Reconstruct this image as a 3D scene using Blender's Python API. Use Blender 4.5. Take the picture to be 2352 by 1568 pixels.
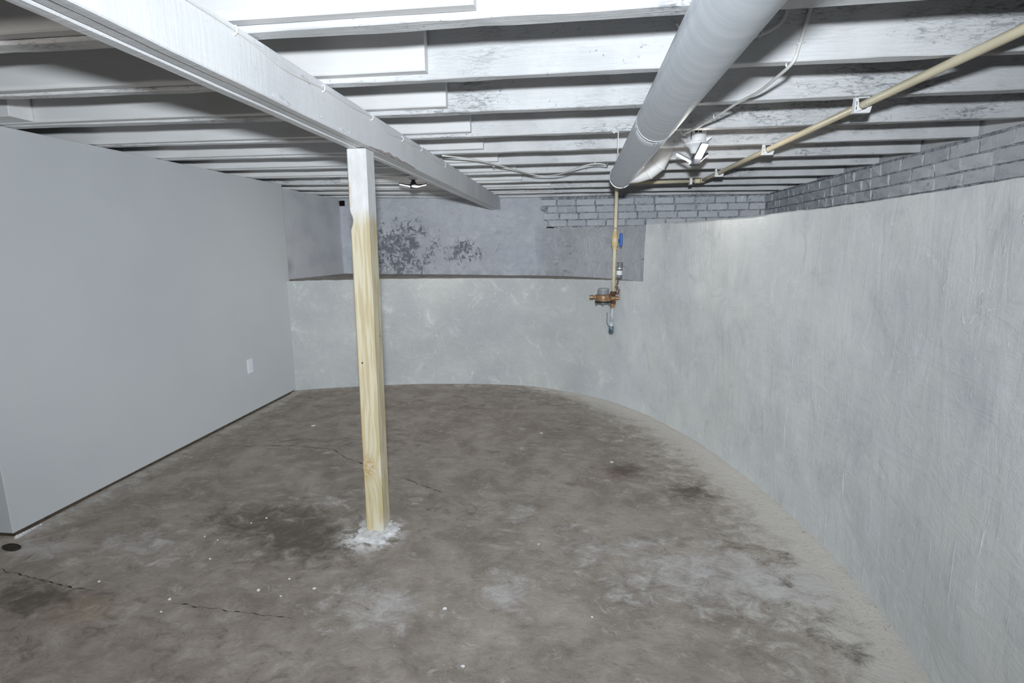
import bpy, bmesh, math, random
import numpy as np
from mathutils import Vector, Matrix, noise as mnoise

# ------------------------------------------------------------------ clear
for o in list(bpy.data.objects):
    bpy.data.objects.remove(o)
S = bpy.context.scene
C = S.collection
rnd = random.Random(7)

# ------------------------------------------------------------------ camera
CAM_H = 1.32
PITCH, YAW, ROLL, FPX = 0.17799, -0.12041, -0.009947, 1206.0
def cam_axes():
    cy, sy, cp, sp = math.cos(YAW), math.sin(YAW), math.cos(PITCH), math.sin(PITCH)
    f = Vector((sy*cp, cy*cp, -sp)); r = Vector((cy, -sy, 0)); u = r.cross(f)
    cr, sr = math.cos(ROLL), math.sin(ROLL)
    return r*cr + u*sr, u*cr - r*sr, f
AR, AU, AF = cam_axes()
cam = bpy.data.cameras.new('camera')
cam.sensor_width = 36.0
cam.lens = FPX/2352*36.0
cam.clip_start = 0.02
camo = bpy.data.objects.new('camera', cam); C.objects.link(camo)
camo.matrix_world = Matrix(((AR.x, AU.x, -AF.x, 0), (AR.y, AU.y, -AF.y, 0), (AR.z, AU.z, -AF.z, CAM_H), (0, 0, 0, 1)))
S.camera = camo

# ------------------------------------------------------------------ light
w = bpy.data.worlds.new('world'); S.world = w; w.use_nodes = True
w.node_tree.nodes['Background'].inputs[0].default_value = (0.55, 0.55, 0.56, 1)
w.node_tree.nodes['Background'].inputs[1].default_value = 0.05
# the photographer's flash on top of the camera: its shadows are in the picture
fl = bpy.data.lights.new('camera_flash', 'SPOT')
fl.energy = 120.0; fl.color = (0.885, 0.95, 1.0); fl.shadow_soft_size = 0.035
fl.spot_size = math.radians(148); fl.spot_blend = 1.0
fl.use_nodes = True      # linear falloff: keeps far surfaces nearly as bright as near ones
_e = fl.node_tree.nodes['Emission']; _f = fl.node_tree.nodes.new('ShaderNodeLightFalloff')
_f.inputs['Strength'].default_value = 1.0
fl.node_tree.links.new(_f.outputs['Linear'], _e.inputs['Strength'])
flo = bpy.data.objects.new('camera_flash', fl); C.objects.link(flo)
flo.location = (0.0, -0.03, 1.505)
flo.rotation_euler = (math.radians(86), 0, math.radians(7))
S.view_settings.view_transform = 'Standard'
S.view_settings.look = 'None'
S.view_settings.exposure = 0.0
S.view_settings.gamma = 1.0
S.view_settings.use_curve_mapping = False

# ------------------------------------------------------------------ material helpers
def lin(c):
    return tuple((v/255/12.92 if v/255 <= 0.04045 else ((v/255+0.055)/1.055)**2.4) for v in c) + (1,)
class M:
    def __init__(s, name, rough=0.7, metal=0.0, spec=0.35):
        s.m = bpy.data.materials.new(name); s.m.use_nodes = True
        s.t = s.m.node_tree; s.b = s.t.nodes['Principled BSDF']
        s.b.inputs['Roughness'].default_value = rough
        s.b.inputs['Metallic'].default_value = metal
        s.b.inputs['Specular IOR Level'].default_value = spec
        s.pos = s.t.nodes.new('ShaderNodeNewGeometry').outputs['Position']
    def n(s, typ, **kw):
        nd = s.t.nodes.new(typ)
        for k, v in kw.items(): setattr(nd, k, v)
        return nd
    def put(s, sock, v):
        if isinstance(v, bpy.types.NodeSocket): s.t.links.new(v, sock)
        else: sock.default_value = v
    def map(s, sc, off=(0, 0, 0), rot=(0, 0, 0), vec=None):
        nd = s.n('ShaderNodeMapping'); s.put(nd.inputs['Vector'], vec or s.pos)
        nd.inputs['Scale'].default_value = sc; nd.inputs['Location'].default_value = off; nd.inputs['Rotation'].default_value = rot
        return nd.outputs[0]
    def noise(s, vec, scale=1, detail=4, rough=0.6, dist=0.0):
        nd = s.n('ShaderNodeTexNoise'); s.put(nd.inputs['Vector'], vec)
        nd.inputs['Scale'].default_value = scale; nd.inputs['Detail'].default_value = detail
        nd.inputs['Roughness'].default_value = rough; nd.inputs['Distortion'].default_value = dist
        return nd.outputs['Fac']
    def wave(s, vec, scale=1, dist=2, detail=2, direction='X'):
        nd = s.n('ShaderNodeTexWave'); nd.bands_direction = direction; s.put(nd.inputs['Vector'], vec)
        nd.inputs['Scale'].default_value = scale; nd.inputs['Distortion'].default_value = dist; nd.inputs['Detail'].default_value = detail
        return nd.outputs['Fac']
    def ramp(s, fac, lo, hi, a=0.0, b=1.0):
        nd = s.n('ShaderNodeMapRange'); s.put(nd.inputs[0], fac)
        for i, v in enumerate((lo, hi, a, b)): nd.inputs[i+1].default_value = v
        nd.interpolation_type = 'SMOOTHSTEP'
        return nd.outputs[0]
    def mix(s, fac, a, b):
        nd = s.n('ShaderNodeMix', data_type='RGBA'); s.put(nd.inputs[0], fac); s.put(nd.inputs[6], a); s.put(nd.inputs[7], b)
        return nd.outputs[2]
    def math(s, op, a, b=0.0, c=None):
        nd = s.n('ShaderNodeMath', operation=op); s.put(nd.inputs[0], a); s.put(nd.inputs[1], b)
        if c is not None: s.put(nd.inputs[2], c)
        return nd.outputs[0]
    def mul(s, a, b): return s.math('MULTIPLY', a, b)
    def sep(s):
        nd = s.n('ShaderNodeSeparateXYZ'); s.put(nd.inputs[0], s.pos); return nd.outputs
    def spot(s, c, r0, r1, sc=(1, 1, 1)):      # 1 inside r0 of c, 0 outside r1
        v = s.n('ShaderNodeVectorMath', operation='SUBTRACT'); s.put(v.inputs[0], s.pos); v.inputs[1].default_value = c
        v2 = s.n('ShaderNodeVectorMath', operation='MULTIPLY'); s.put(v2.inputs[0], v.outputs[0]); v2.inputs[1].default_value = sc
        l = s.n('ShaderNodeVectorMath', operation='LENGTH'); s.put(l.inputs[0], v2.outputs[0])
        return s.ramp(l.outputs['Value'], r0, r1, 1.0, 0.0)
    def attr(s, name):
        nd = s.n('ShaderNodeAttribute'); nd.attribute_name = name; return nd.outputs['Fac']
    def col(s, v): s.put(s.b.inputs['Base Color'], v); return s
    def bump(s, h, strength=0.4, dist=0.01):
        nd = s.n('ShaderNodeBump'); s.put(nd.inputs['Height'], h); nd.inputs['Strength'].default_value = strength; nd.inputs['Distance'].default_value = dist
        s.t.links.new(nd.outputs[0], s.b.inputs['Normal']); return s
    def emit(s, c, st): s.b.inputs['Emission Color'].default_value = c; s.b.inputs['Emission Strength'].default_value = st; return s

MAT = {}
def plain(name, rgb, rough=0.6, metal=0.0, spec=0.4, grain=40, amt=0.08):
    m = M(name, rough, metal, spec)
    nz = m.noise(m.pos, grain, 4)
    c = lin(rgb); d = tuple(v*(1-amt*2.5) for v in c[:3])+(1,)
    m.col(m.mix(m.ramp(nz, 0.35, 0.7), c, d)).bump(nz, 0.15, 0.002)
    MAT[name] = m.m
    return m.m

# new smooth painted boards (sisters)
m = M('painted_board', 0.55)
g = m.noise(m.map((2.5, 60, 60)), 1, 5, 0.6)
big = m.noise(m.map((1.2, 3, 3), (3, 1, 2)), 1.5, 4, 0.6)
kn = m.mul(m.ramp(m.noise(m.map((3, 9, 9), (7, 2, 5)), 1, 2), 0.66, 0.74), 0.5)
c = m.mix(m.ramp(big, 0.45, 0.8), lin((220, 220, 221)), lin((208, 206, 202)))
c = m.mix(m.ramp(g, 0.5, 0.75, 0, 0.35), c, lin((200, 199, 196)))
c = m.mix(m.mul(kn, m.ramp(m.noise(m.pos, 60, 3), 0.4, 0.65)), c, lin((150, 135, 110)))
m.col(c).bump(g, 0.25, 0.004); MAT['board'] = m.m

# old rough joists, paint thin in patches
m = M('old_joist_paint', 0.65)
g = m.noise(m.map((5, 90, 90)), 1, 6, 0.7, 0.6)
patch = m.noise(m.map((1.6, 2.0, 4.0), (1, 5, 3)), 1.3, 4, 0.65)
fine = m.noise(m.map((22, 60, 95)), 1, 6, 0.75, 1.2)
mask = m.mul(m.ramp(patch, 0.48, 0.66), m.ramp(fine, 0.46, 0.62))
crack = m.mul(m.ramp(m.wave(m.map((0.8, 1, 1), (0, 0, 0)), 26, 9, 4, 'Z'), 0.90, 0.99), m.ramp(patch, 0.38, 0.6))
sparse = m.mul(m.ramp(m.noise(m.pos, 38, 6, 0.75), 0.60, 0.68), m.ramp(m.noise(m.pos, 2.6, 3), 0.42, 0.62))
c = m.mix(m.ramp(m.noise(m.pos, 4, 4), 0.35, 0.7), lin((216, 217, 219)), lin((199, 200, 202)))
c = m.mix(m.mul(mask, 0.8), c, lin((98, 104, 112)))
c = m.mix(m.mul(sparse, 0.7), c, lin((90, 96, 105)))
c = m.mix(m.mul(crack, 0.22), c, lin((110, 108, 104)))
m.col(c).bump(m.math('ADD', g, m.mul(fine, 0.6)), 0.5, 0.006); MAT['old'] = m.m

# beam
m = M('beam_paint', 0.5)
g = m.noise(m.map((50, 2.5, 50)), 1, 5, 0.65)
saw = m.noise(m.map((6, 60, 6)), 1, 4, 0.7)
c = m.mix(m.ramp(m.noise(m.pos, 3, 4), 0.4, 0.75), lin((224, 225, 227)), lin((212, 213, 216)))
chip = m.mul(m.ramp(m.noise(m.map((30, 8, 40)), 1, 5, 0.7), 0.62, 0.68), m.ramp(m.noise(m.pos, 1.4, 2), 0.5, 0.62))
c = m.mix(m.mul(chip, 0.55), c, lin((150, 146, 145)))
m.col(c).bump(m.math('ADD', g, m.mul(saw, 0.8)), 0.35, 0.005); MAT['beam'] = m.m

# post: pressure treated timber, sprayed white at the top
m = M('post_wood', 0.6)
X, Y, Z = m.sep()
ringv = m.map((1, 1, 0.06), (0, 0, 0))
kd = m.spot((-0.925, 2.186, 0.32), 0.0, 0.13, (1.6, 1, 0.9))
rv = m.n('ShaderNodeVectorMath', operation='ADD'); m.put(rv.inputs[0], ringv)
kx = m.n('ShaderNodeCombineXYZ'); m.put(kx.inputs[0], m.mul(kd, 0.022)); m.put(rv.inputs[1], kx.outputs[0])
gz = m.n('ShaderNodeMapping'); m.put(gz.inputs[0], rv.outputs[0]); gz.inputs['Scale'].default_value = (1, 0.6, 1)
grain = m.noise(gz.outputs[0], 75, 3, 0.5, 0.3)
fineg = m.noise(m.map((130, 130, 5)), 1, 4, 0.6)
c = m.mix(m.ramp(grain, 0.38, 0.62), lin((203, 195, 172)), lin((184, 170, 138)))
c = m.mix(m.ramp(fineg, 0.4, 0.75, 0, 0.3), c, lin((188, 177, 150)))
c = m.mix(m.mul(m.ramp(X, -.94, -.955), 0.45), c, lin((196, 172, 130)))
green = m.ramp(Z, 0.75, 0.1, 0, 0.35)
c = m.mix(m.mul(green, m.ramp(m.noise(m.pos, 7, 3), 0.3, 0.7)), c, lin((176, 170, 112)))
kcore = m.spot((-0.935, 2.186, 0.325), 0.012, 0.055, (1.2, 1, 0.6))
c = m.mix(m.mul(kcore, m.ramp(m.noise(m.map((1, 1, 0.8)), 45, 4, 0.6, 2.0), 0.35, 0.62)), c, lin((168, 140, 92)))
zz = m.math('ADD', Z, m.mul(m.math('SUBTRACT', m.noise(m.map((30, 30, 6)), 1, 4), 0.5), 0.14))
paint = m.ramp(zz, 1.40, 1.50)
# bare streak with rust on the left edge of the paint
bare = m.mul(m.ramp(X, -0.925, -0.955), m.ramp(Z, 1.66, 1.52))
c2 = m.mix(m.ramp(m.noise(m.map((40, 40, 12)), 1, 5), 0.35, 0.7), lin((216, 217, 219)), lin((204, 204, 203)))
c2 = m.mix(m.mul(bare, m.ramp(m.noise(m.map((50, 50, 18)), 1, 5), 0.4, 0.6)), c2, lin((190, 160, 118)))
c = m.mix(paint, c, c2)
foot = m.mul(m.ramp(m.math('ADD', Z, m.mul(X, -0.9)), 0.88, 0.83), m.ramp(m.noise(m.pos, 30, 4), 0.3, 0.5))
c = m.mix(m.mul(foot, 0.85), c, lin((200, 196, 182)))
m.col(c).bump(m.math('ADD', grain, fineg), 0.12, 0.003); MAT['post'] = m.m

# smooth drywall
m = M('drywall_paint', 0.6)
nz = m.noise(m.pos, 120, 3)
c = m.mix(m.ramp(m.noise(m.pos, 0.9, 3), 0.3, 0.75), lin((193, 197, 200)), lin((187, 191, 195)))
m.col(c).bump(nz, 0.06, 0.001); MAT['drywall'] = m.m
m = M('drywall_paint_dark', 0.6)
c = m.mix(m.ramp(m.noise(m.map((2, 2, 3)), 1.5, 4), 0.35, 0.75), lin((206, 208, 212)), lin((192, 194, 200)))
c = m.mix(m.spot((-2.72, 4.72, 1.16), 0.03, 0.12, (1, 0.6, 1)), c, lin((170, 174, 180)))
m.col(c).bump(m.noise(m.pos, 60, 3), 0.08, 0.002); MAT['drywall2'] = m.m

# troweled plaster of the curved wall
m = M('trowelled_plaster', 0.55)
cloud = m.noise(m.pos, 1.7, 5, 0.6)
trow = m.noise(m.map((7, 7, 1.6), (0, 0, 0), (0.5, 0.35, 0)), 1.5, 6, 0.65, 1.5)
trow2 = m.noise(m.map((3, 3, 11), (4, 1, 0), (-0.5, 0.5, 0)), 1.2, 5, 0.7, 2.0)
scr = m.mul(m.ramp(m.noise(m.map((26, 26, 2.2), (9, 3, 1), (0.25, 0.3, 0)), 1.4, 3, 0.6, 0.8), 0.635, 0.70), m.ramp(m.noise(m.pos, 2.2, 2), 0.45, 0.62))
c = m.mix(m.ramp(cloud, 0.3, 0.72), lin((203, 205, 204)), lin((186, 190, 192)))
c = m.mix(m.ramp(trow, 0.42, 0.72, 0, 0.55), c, lin((194, 198, 202)))
c = m.mix(m.mul(m.ramp(m.noise(m.pos, 9, 5, 0.7), 0.6, 0.72), 0.4), c, lin((212, 215, 218)))
c = m.mix(m.mul(scr, 0.55), c, lin((222, 226, 229)))
X, Y, Z = m.sep()
rg_ = m.ramp(m.math('ADD', X, m.mul(m.math('SUBTRACT', cloud, 0.5), 0.9)), 0.05, 0.55, 1.0, 0.0)
r1 = m.noise(m.map((1, 1, 1.3)), 9, 7, 0.7, 1.6)
pits = m.ramp(m.noise(m.pos, 30, 5, 0.7, 0.5), 0.63, 0.70)
cr_ = m.mix(m.ramp(cloud, 0.32, 0.7), lin((182, 185, 184)), lin((164, 168, 170)))
cr_ = m.mix(m.ramp(r1, 0.5, 0.75, 0, 0.5), cr_, lin((196, 198, 197)))
cr_ = m.mix(m.mul(m.mul(pits, m.ramp(m.noise(m.pos, 3, 3), 0.5, 0.65)), 0.6), cr_, lin((128, 130, 128)))
c = m.mix(rg_, c, cr_)
hs = m.math('ADD', m.math('ADD', trow, m.mul(trow2, 0.9)), m.mul(scr, 0.4))
hr = m.mul(m.math('ADD', r1, m.mul(pits, -0.5)), 1.7)
hm = m.n('ShaderNodeMix', data_type='FLOAT'); m.put(hm.inputs[0], rg_); m.put(hm.inputs[2], hs); m.put(hm.inputs[3], hr)
mott = m.noise(m.map((1, 1, .8), (2, 2, 2)), 5.5, 8, 0.72, 0.9)
c = m.mix(m.ramp(mott, 0.50, 0.72, 0, 0.6), c, lin((168, 173, 178)))
c = m.mix(m.ramp(mott, 0.46, 0.30, 0, 0.5), c, lin((214, 217, 219)))
sc2 = m.mul(m.ramp(m.noise(m.map((14, 14, 14), (1, 7, 4), (0.9, 0.2, 0.4)), 1, 3, 0.5, 3.5), 0.655, 0.70), m.ramp(m.noise(m.pos, 1.6, 2), 0.45, 0.6))
c = m.mix(m.mul(sc2, 0.45), c, lin((226, 229, 231)))
m.col(c).bump(m.math('ADD', hm.outputs[0], m.mul(sc2, 0.5)), 0.36, 0.013); MAT['plaster'] = m.m
m = M('rough_plaster', 0.7)
cloud = m.noise(m.pos, 2.3, 5, 0.65)
r1 = m.noise(m.map((1, 1, 1.3)), 9, 7, 0.7, 1.6)
pits = m.ramp(m.noise(m.pos, 30, 5, 0.7, 0.5), 0.63, 0.70)
c = m.mix(m.ramp(cloud, 0.32, 0.7), lin((192, 195, 193)), lin((170, 175, 178)))
c = m.mix(m.ramp(r1, 0.5, 0.75, 0, 0.5), c, lin((205, 207, 206)))
c = m.mix(m.mul(m.mul(pits, m.ramp(m.noise(m.pos, 3, 3), 0.5, 0.65)), 0.6), c, lin((128, 130, 128)))
m.col(c).bump(m.math('ADD', r1, m.mul(pits, -0.5)), 0.5, 0.012); MAT['rough_plaster'] = m.m

# old back wall render: limewash worn off in blotches
m = M('limewashed_render', 0.75)
X, Y, Z = m.sep()
cloud = m.noise(m.pos, 2.0, 5, 0.65)
r1 = m.noise(m.map((1, 1, 1.4)), 8, 7, 0.72, 1.4)
c = m.mix(m.ramp(cloud, 0.3, 0.7), lin((204, 207, 213)), lin((184, 188, 197)))
reg = m.math('MAXIMUM', m.spot((-2.02, 6.0, 1.30), 0.12, 0.52, (0.8, 0.4, 1)), m.mul(m.spot((-1.30, 6.0, 1.27), 0.05, 0.34, (0.9, 0.4, 1.4)), 0.9))
reg = m.math('MAXIMUM', reg, m.mul(m.spot((-2.3, 6.0, 1.22), 0.02, 0.35, (1, .4, 1)), 1.0))
bl = m.noise(m.map((1.1, 1, 1)), 15, 8, 0.75, 1.3)
blotch = m.ramp(m.math('ADD', bl, m.mul(reg, 0.15)), 0.60, 0.66)
blotch = m.mul(blotch, m.ramp(m.noise(m.pos, 6, 3), 0.34, 0.52))
c = m.mix(m.mul(m.mul(blotch, m.ramp(reg, 0.02, 0.4)), 0.85), c, lin((96, 102, 114)))
band = m.mul(m.ramp(m.noise(m.map((1.2, 1, 9), (2, 0, 0)), 2.4, 6, 0.7, 1.0), 0.55, 0.68), 0.45)
c = m.mix(m.mul(band, m.ramp(m.noise(m.pos, 2.4, 3), 0.42, 0.6)), c, lin((158, 163, 174)))
low = m.mul(m.ramp(Z, 1.09, 1.02), m.ramp(m.noise(m.pos, 14, 5), 0.4, 0.6))
c = m.mix(m.mul(low, 0.55), c, lin((160, 163, 170)))
c = m.mix(m.ramp(X, -0.35, 0.3, 0, 0.7), c, lin((216, 219, 225)))
wv = m.noise(m.map((2, 2, 2), (6, 6, 6)), 3.5, 8, 0.75, 1.5)
c = m.mix(m.ramp(wv, 0.53, 0.72, 0, 0.55), c, lin((158, 162, 172)))
c = m.mix(m.ramp(wv, 0.46, 0.32, 0, 0.6), c, lin((222, 224, 228)))
hb = m.mul(m.mul(m.ramp(m.noise(m.map((1.5, 1.5, 16), (2, 0, 3)), 1.6, 6, 0.75, 0.8), 0.56, 0.66), m.ramp(X, -0.45, -0.15)), m.ramp(m.noise(m.pos, 3.1, 4), 0.42, 0.58))
c = m.mix(m.mul(hb, 0.65), c, lin((120, 126, 138)))
m.col(c).bump(m.math('ADD', m.math('ADD', r1, m.mul(blotch, -0.2)), wv), 0.7, 0.02); MAT['render'] = m.m

# painted brick and mortar
m = M('painted_brick', 0.7)
oi = m.n('ShaderNodeObjectInfo').outputs['Random']
c = m.mix(oi, lin((200, 203, 208)), lin((180, 184, 191)))
sm = m.noise(m.map((30, 30, 8)), 1, 5, 0.7)
c = m.mix(m.mul(m.ramp(sm, 0.55, 0.72), 0.4), c, lin((232, 234, 237)))
dk = m.noise(m.pos, 26, 6, 0.72)
c = m.mix(m.mul(m.ramp(dk, 0.58, 0.68), 0.6), c, lin((116, 118, 127)))
pk = m.noise(m.pos, 5, 5, 0.7)
c = m.mix(m.ramp(pk, 0.52, 0.7, 0, 0.5), c, lin((150, 154, 162)))
m.col(c).bump(dk, 0.5, 0.008); MAT['brick'] = m.m
m = M('painted_mortar', 0.8)
nz = m.noise(m.pos, 22, 6, 0.7)
c = m.mix(m.ramp(nz, 0.35, 0.65), lin((176, 179, 185)), lin((108, 110, 118)))
m.col(c).bump(nz, 0.6, 0.01); MAT['mortar'] = m.m

# concrete floor
m = M('stained_concrete', 0.8, 0, 0.25)
X, Y, Z = m.sep()
edge = m.attr('edge'); dark = m.attr('dark'); lite = m.attr('lite')
n1 = m.noise(m.pos, 1.3, 6, 0.62, 0.4)
n2 = m.noise(m.map((1, 1, 1), (3, 1, 0)), 3.6, 8, 0.70, 0.35)
n4 = m.noise(m.map((1, 1.25, 1), (0, 4, 0), (0, 0, 0.4)), 10, 9, 0.76, 0.5)
n3 = m.noise(m.pos, 55, 6, 0.75)
sweep = m.noise(m.map((3, 14, 1), (0, 0, 0), (0, 0, -0.45)), 1.6, 6, 0.7, 1.2)
c = m.mix(m.ramp(n2, 0.36, 0.64), lin((156, 148, 140)), lin((128, 120, 113)))
c = m.mix(m.ramp(n4, 0.50, 0.72, 0, 0.65), c, lin((176, 171, 166)))
c = m.mix(m.ramp(n4, 0.47, 0.30, 0, 0.55), c, lin((104, 97, 91)))
c = m.mix(m.ramp(sweep, 0.52, 0.72, 0, 0.30), c, lin((112, 105, 99)))
mot = m.math('ADD', m.mul(m.math('SUBTRACT', n2, 0.5), 1.7), m.mul(m.math('SUBTRACT', n4, 0.5), 1.9))
ed = m.math('ADD', edge, mot)
c = m.mix(m.ramp(ed, 0.15, 1.15, 0, 0.85), c, lin((200, 196, 190)))
ld = m.math('ADD', lite, mot)
c = m.mix(m.ramp(ld, 0.25, 1.1, 0, 0.75), c, lin((188, 186, 185)))
dd = m.math('SUBTRACT', m.mul(dark, 0.85), mot)
c = m.mix(m.ramp(dd, 0.25, 1.0, 0, 0.85), c, lin((84, 77, 71)))
sp = m.mul(m.ramp(n3, 0.57, 0.66), m.ramp(n1, 0.38, 0.62))
c = m.mix(m.mul(sp, 0.55), c, lin((88, 82, 76)))
sp2 = m.mul(m.ramp(m.noise(m.map((1, 1, 1), (5, 8, 0)), 70, 5, 0.7), 0.60, 0.68), m.ramp(n2, 0.48, 0.62))
c = m.mix(m.mul(sp2, 0.5), c, lin((214, 210, 206)))
yel = m.mul(m.spot((-1.81, 1.55, 0), 0.02, 0.16, (0.8, 1.2, 1)), m.ramp(n3, 0.45, 0.6))
c = m.mix(m.mul(yel, 0.5), c, lin((150, 124, 86)))
rust = m.mul(m.spot((0.27, 2.96, 0), 0.02, 0.14, (1, 1, 1)), m.ramp(n3, 0.4, 0.6))
c = m.mix(m.mul(rust, 0.45), c, lin((110, 84, 70)))
dust = m.mul(m.spot((-0.93, 2.17, 0), 0.07, 0.20, (1.0, 0.95, 1)), m.ramp(m.noise(m.pos, 14, 6, 0.7), 0.42, 0.56))
c = m.mix(m.mul(dust, 0.9), c, lin((226, 226, 228)))
m.col(c).bump(m.math('ADD', m.mul(n3, 0.6), m.mul(n4, 1.4)), 0.6, 0.012); MAT['concrete'] = m.m
m = M('dusty_ledge', 0.85)
nz = m.noise(m.pos, 9, 6, 0.7)
m.col(m.mix(m.ramp(nz, 0.35, 0.65), lin((190, 184, 176)), lin((146, 140, 132)))).bump(nz, 0.5, 0.01); MAT['ledge'] = m.m
plain('crack_dirt', (62, 58, 54), 0.95, 0, 0.1, 60, 0.15)
m = M('bare_board', 0.75)
g = m.noise(m.map((3, 40, 40)), 1, 5)
m.col(m.mix(m.ramp(g, 0.35, 0.7), lin((92, 80, 68)), lin((58, 50, 43)))).bump(g, 0.3, 0.004); MAT['bare'] = m.m

# metal and plastics
m = M('galvanised_steel', 0.40, 0.2, 0.5)
nz = m.noise(m.map((2, 14, 2)), 2, 5)
fl_ = m.mul(m.ramp(m.noise(m.pos, 38, 5, 0.7), 0.69, 0.72), m.ramp(m.noise(m.pos, 3, 2), 0.5, 0.6))
c = m.mix(m.ramp(nz, 0.3, 0.7), lin((222, 227, 233)), lin((208, 214, 221)))
m.col(m.mix(fl_, c, lin((240, 240, 240)))).bump(m.noise(m.pos, 4, 2), 0.03, 0.01)
m.put(m.b.inputs['Roughness'], m.ramp(nz, 0.2, 0.8, 0.42, 0.48)); MAT['duct'] = m.m
plain('seam_steel', (214, 218, 222), 0.35, 0.7, 0.5, 20, 0.05)
plain('white_enamel', (226, 227, 228), 0.45, 0, 0.5, 15, 0.03)
plain('cpvc_beige', (222, 212, 184), 0.38, 0, 0.5, 6, 0.04)
plain('cpvc_fitting', (214, 194, 150), 0.4, 0, 0.5, 8, 0.05)
plain('white_plastic', (232, 233, 236), 0.4, 0, 0.5, 20, 0.02)
plain('cable_white', (226, 225, 222), 0.45, 0, 0.4, 20, 0.04)
plain('blue_plastic', (28, 92, 186), 0.35, 0, 0.5, 30, 0.05)
plain('grey_plastic', (112, 115, 120), 0.5, 0, 0.4, 30, 0.05)
plain('register_grey', (128, 130, 136), 0.45, 0, 0.4, 30, 0.06)
plain('register_lid', (160, 162, 164), 0.4, 0, 0.4, 30, 0.06)
plain('brass', (158, 126, 96), 0.42, 0.4, 0.5, 45, 0.16)
plain('dark_bronze', (112, 80, 58), 0.5, 0.5, 0.4, 45, 0.15)
plain('gasket_black', (26, 26, 26), 0.7, 0, 0.2, 30, 0.05)
plain('wire_brown', (104, 74, 66), 0.5, 0, 0.4, 30, 0.08)
plain('wire_grey', (86, 84, 84), 0.5, 0, 0.4, 30, 0.08)
plain('wire_white', (208, 206, 200), 0.5, 0, 0.4, 30, 0.05)
plain('label_white', (224, 225, 230), 0.5, 0, 0.4, 90, 0.04)
plain('lead_painted', (196, 204, 212), 0.5, 0.2, 0.4, 60, 0.18)
plain('zinc_elbow', (128, 150, 164), 0.35, 0.6, 0.5, 70, 0.3)
plain('black_plastic', (34, 34, 38), 0.5, 0, 0.4, 30, 0.05)
plain('lamp_grey', (96, 98, 104), 0.45, 0.4, 0.4, 30, 0.05)
plain('dark_void', (26, 23, 20), 0.9, 0, 0.1, 25, 0.15)
plain('rust_nail', (120, 72, 40), 0.8, 0.2, 0.3, 80, 0.1)
plain('splinter_wood', (186, 176, 176), 0.8, 0, 0.2, 60, 0.18)
plain('plaster_chip', (224, 226, 230), 0.7, 0, 0.3, 40, 0.05)
plain('grout', (206, 206, 208), 0.85, 0, 0.2, 35, 0.12)
plain('outlet_white', (226, 226, 236), 0.35, 0, 0.5, 30, 0.02)
plain('slot_dark', (60, 60, 66), 0.6, 0, 0.3, 30, 0.02)
MAT['led'] = M('led_face', 0.3).col((1, 1, 1, 1)).emit((1.0, 0.94, 0.86, 1), 130.0).m
MAT['led_fill'] = M('led_face_fill', 0.3).col((1, 1, 1, 1)).emit((1.0, 0.95, 0.88, 1), 420.0).m  # glow of the added, unseen fill lamp
MAT['led_far'] = M('led_face_far', 0.3).col((1, 1, 1, 1)).emit((1.0, 0.94, 0.86, 1), 200.0).m

# ------------------------------------------------------------------ object helpers
def thing(name, label, cat, loc=(0, 0, 0), group=None):
    o = bpy.data.objects.new(name, None); C.objects.link(o)
    o.empty_display_size = 0.05
    o.location = loc; o['label'] = label; o['category'] = cat
    if group: o['group'] = group
    return o
def wloc(o):
    v = Vector((0, 0, 0))
    while o is not None: v += o.location; o = o.parent
    return v
def obj(name, bm, mat, parent=None, label=None, smooth=False, origin=None):
    """bm in world coordinates -> one mesh object"""
    org = Vector(origin) if origin is not None else (wloc(parent) if parent else Vector((0, 0, 0)))
    bmesh.ops.translate(bm, verts=bm.verts, vec=-org)
    me = bpy.data.meshes.new(name)
    bmesh.ops.recalc_face_normals(bm, faces=bm.faces)
    bm.to_mesh(me); bm.free()
    me.materials.append(MAT[mat])
    if smooth:
        for p in me.polygons: p.use_smooth = True
    o = bpy.data.objects.new(name, me); C.objects.link(o)
    if parent is not None:
        o.parent = parent; o.location = org - wloc(parent)
    else:
        o.location = org
    if label: o['label'] = label
    return o
def tag(o, label, cat, group=None):
    o['label'] = label; o['category'] = cat
    if group: o['group'] = group
    return o
def struct(o, label=None):
    o['kind'] = 'structure'
    if label: o['label'] = label
    return o
def box(bm, x0, x1, y0, y1, z0, z1, bev=0.0):
    vs = [bm.verts.new((x, y, z)) for z in (z0, z1) for y in (y0, y1) for x in (x0, x1)]
    fs = [bm.faces.new([vs[i] for i in f]) for f in ((0, 2, 3, 1), (4, 5, 7, 6), (0, 1, 5, 4), (2, 6, 7, 3), (0, 4, 6, 2), (1, 3, 7, 5))]
    if bev > 0:
        es = set(e for f in fs for e in f.edges)
        bmesh.ops.bevel(bm, geom=list(es), offset=bev, segments=2, affect='EDGES', profile=0.5)
    return bm
def nb(): return bmesh.new()
def frame(d):
    d = Vector(d).normalized(); u = Vector((0, 0, 1)) if abs(d.z) < 0.9 else Vector((1, 0, 0))
    a = d.cross(u).normalized(); return d, a, d.cross(a)
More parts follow.
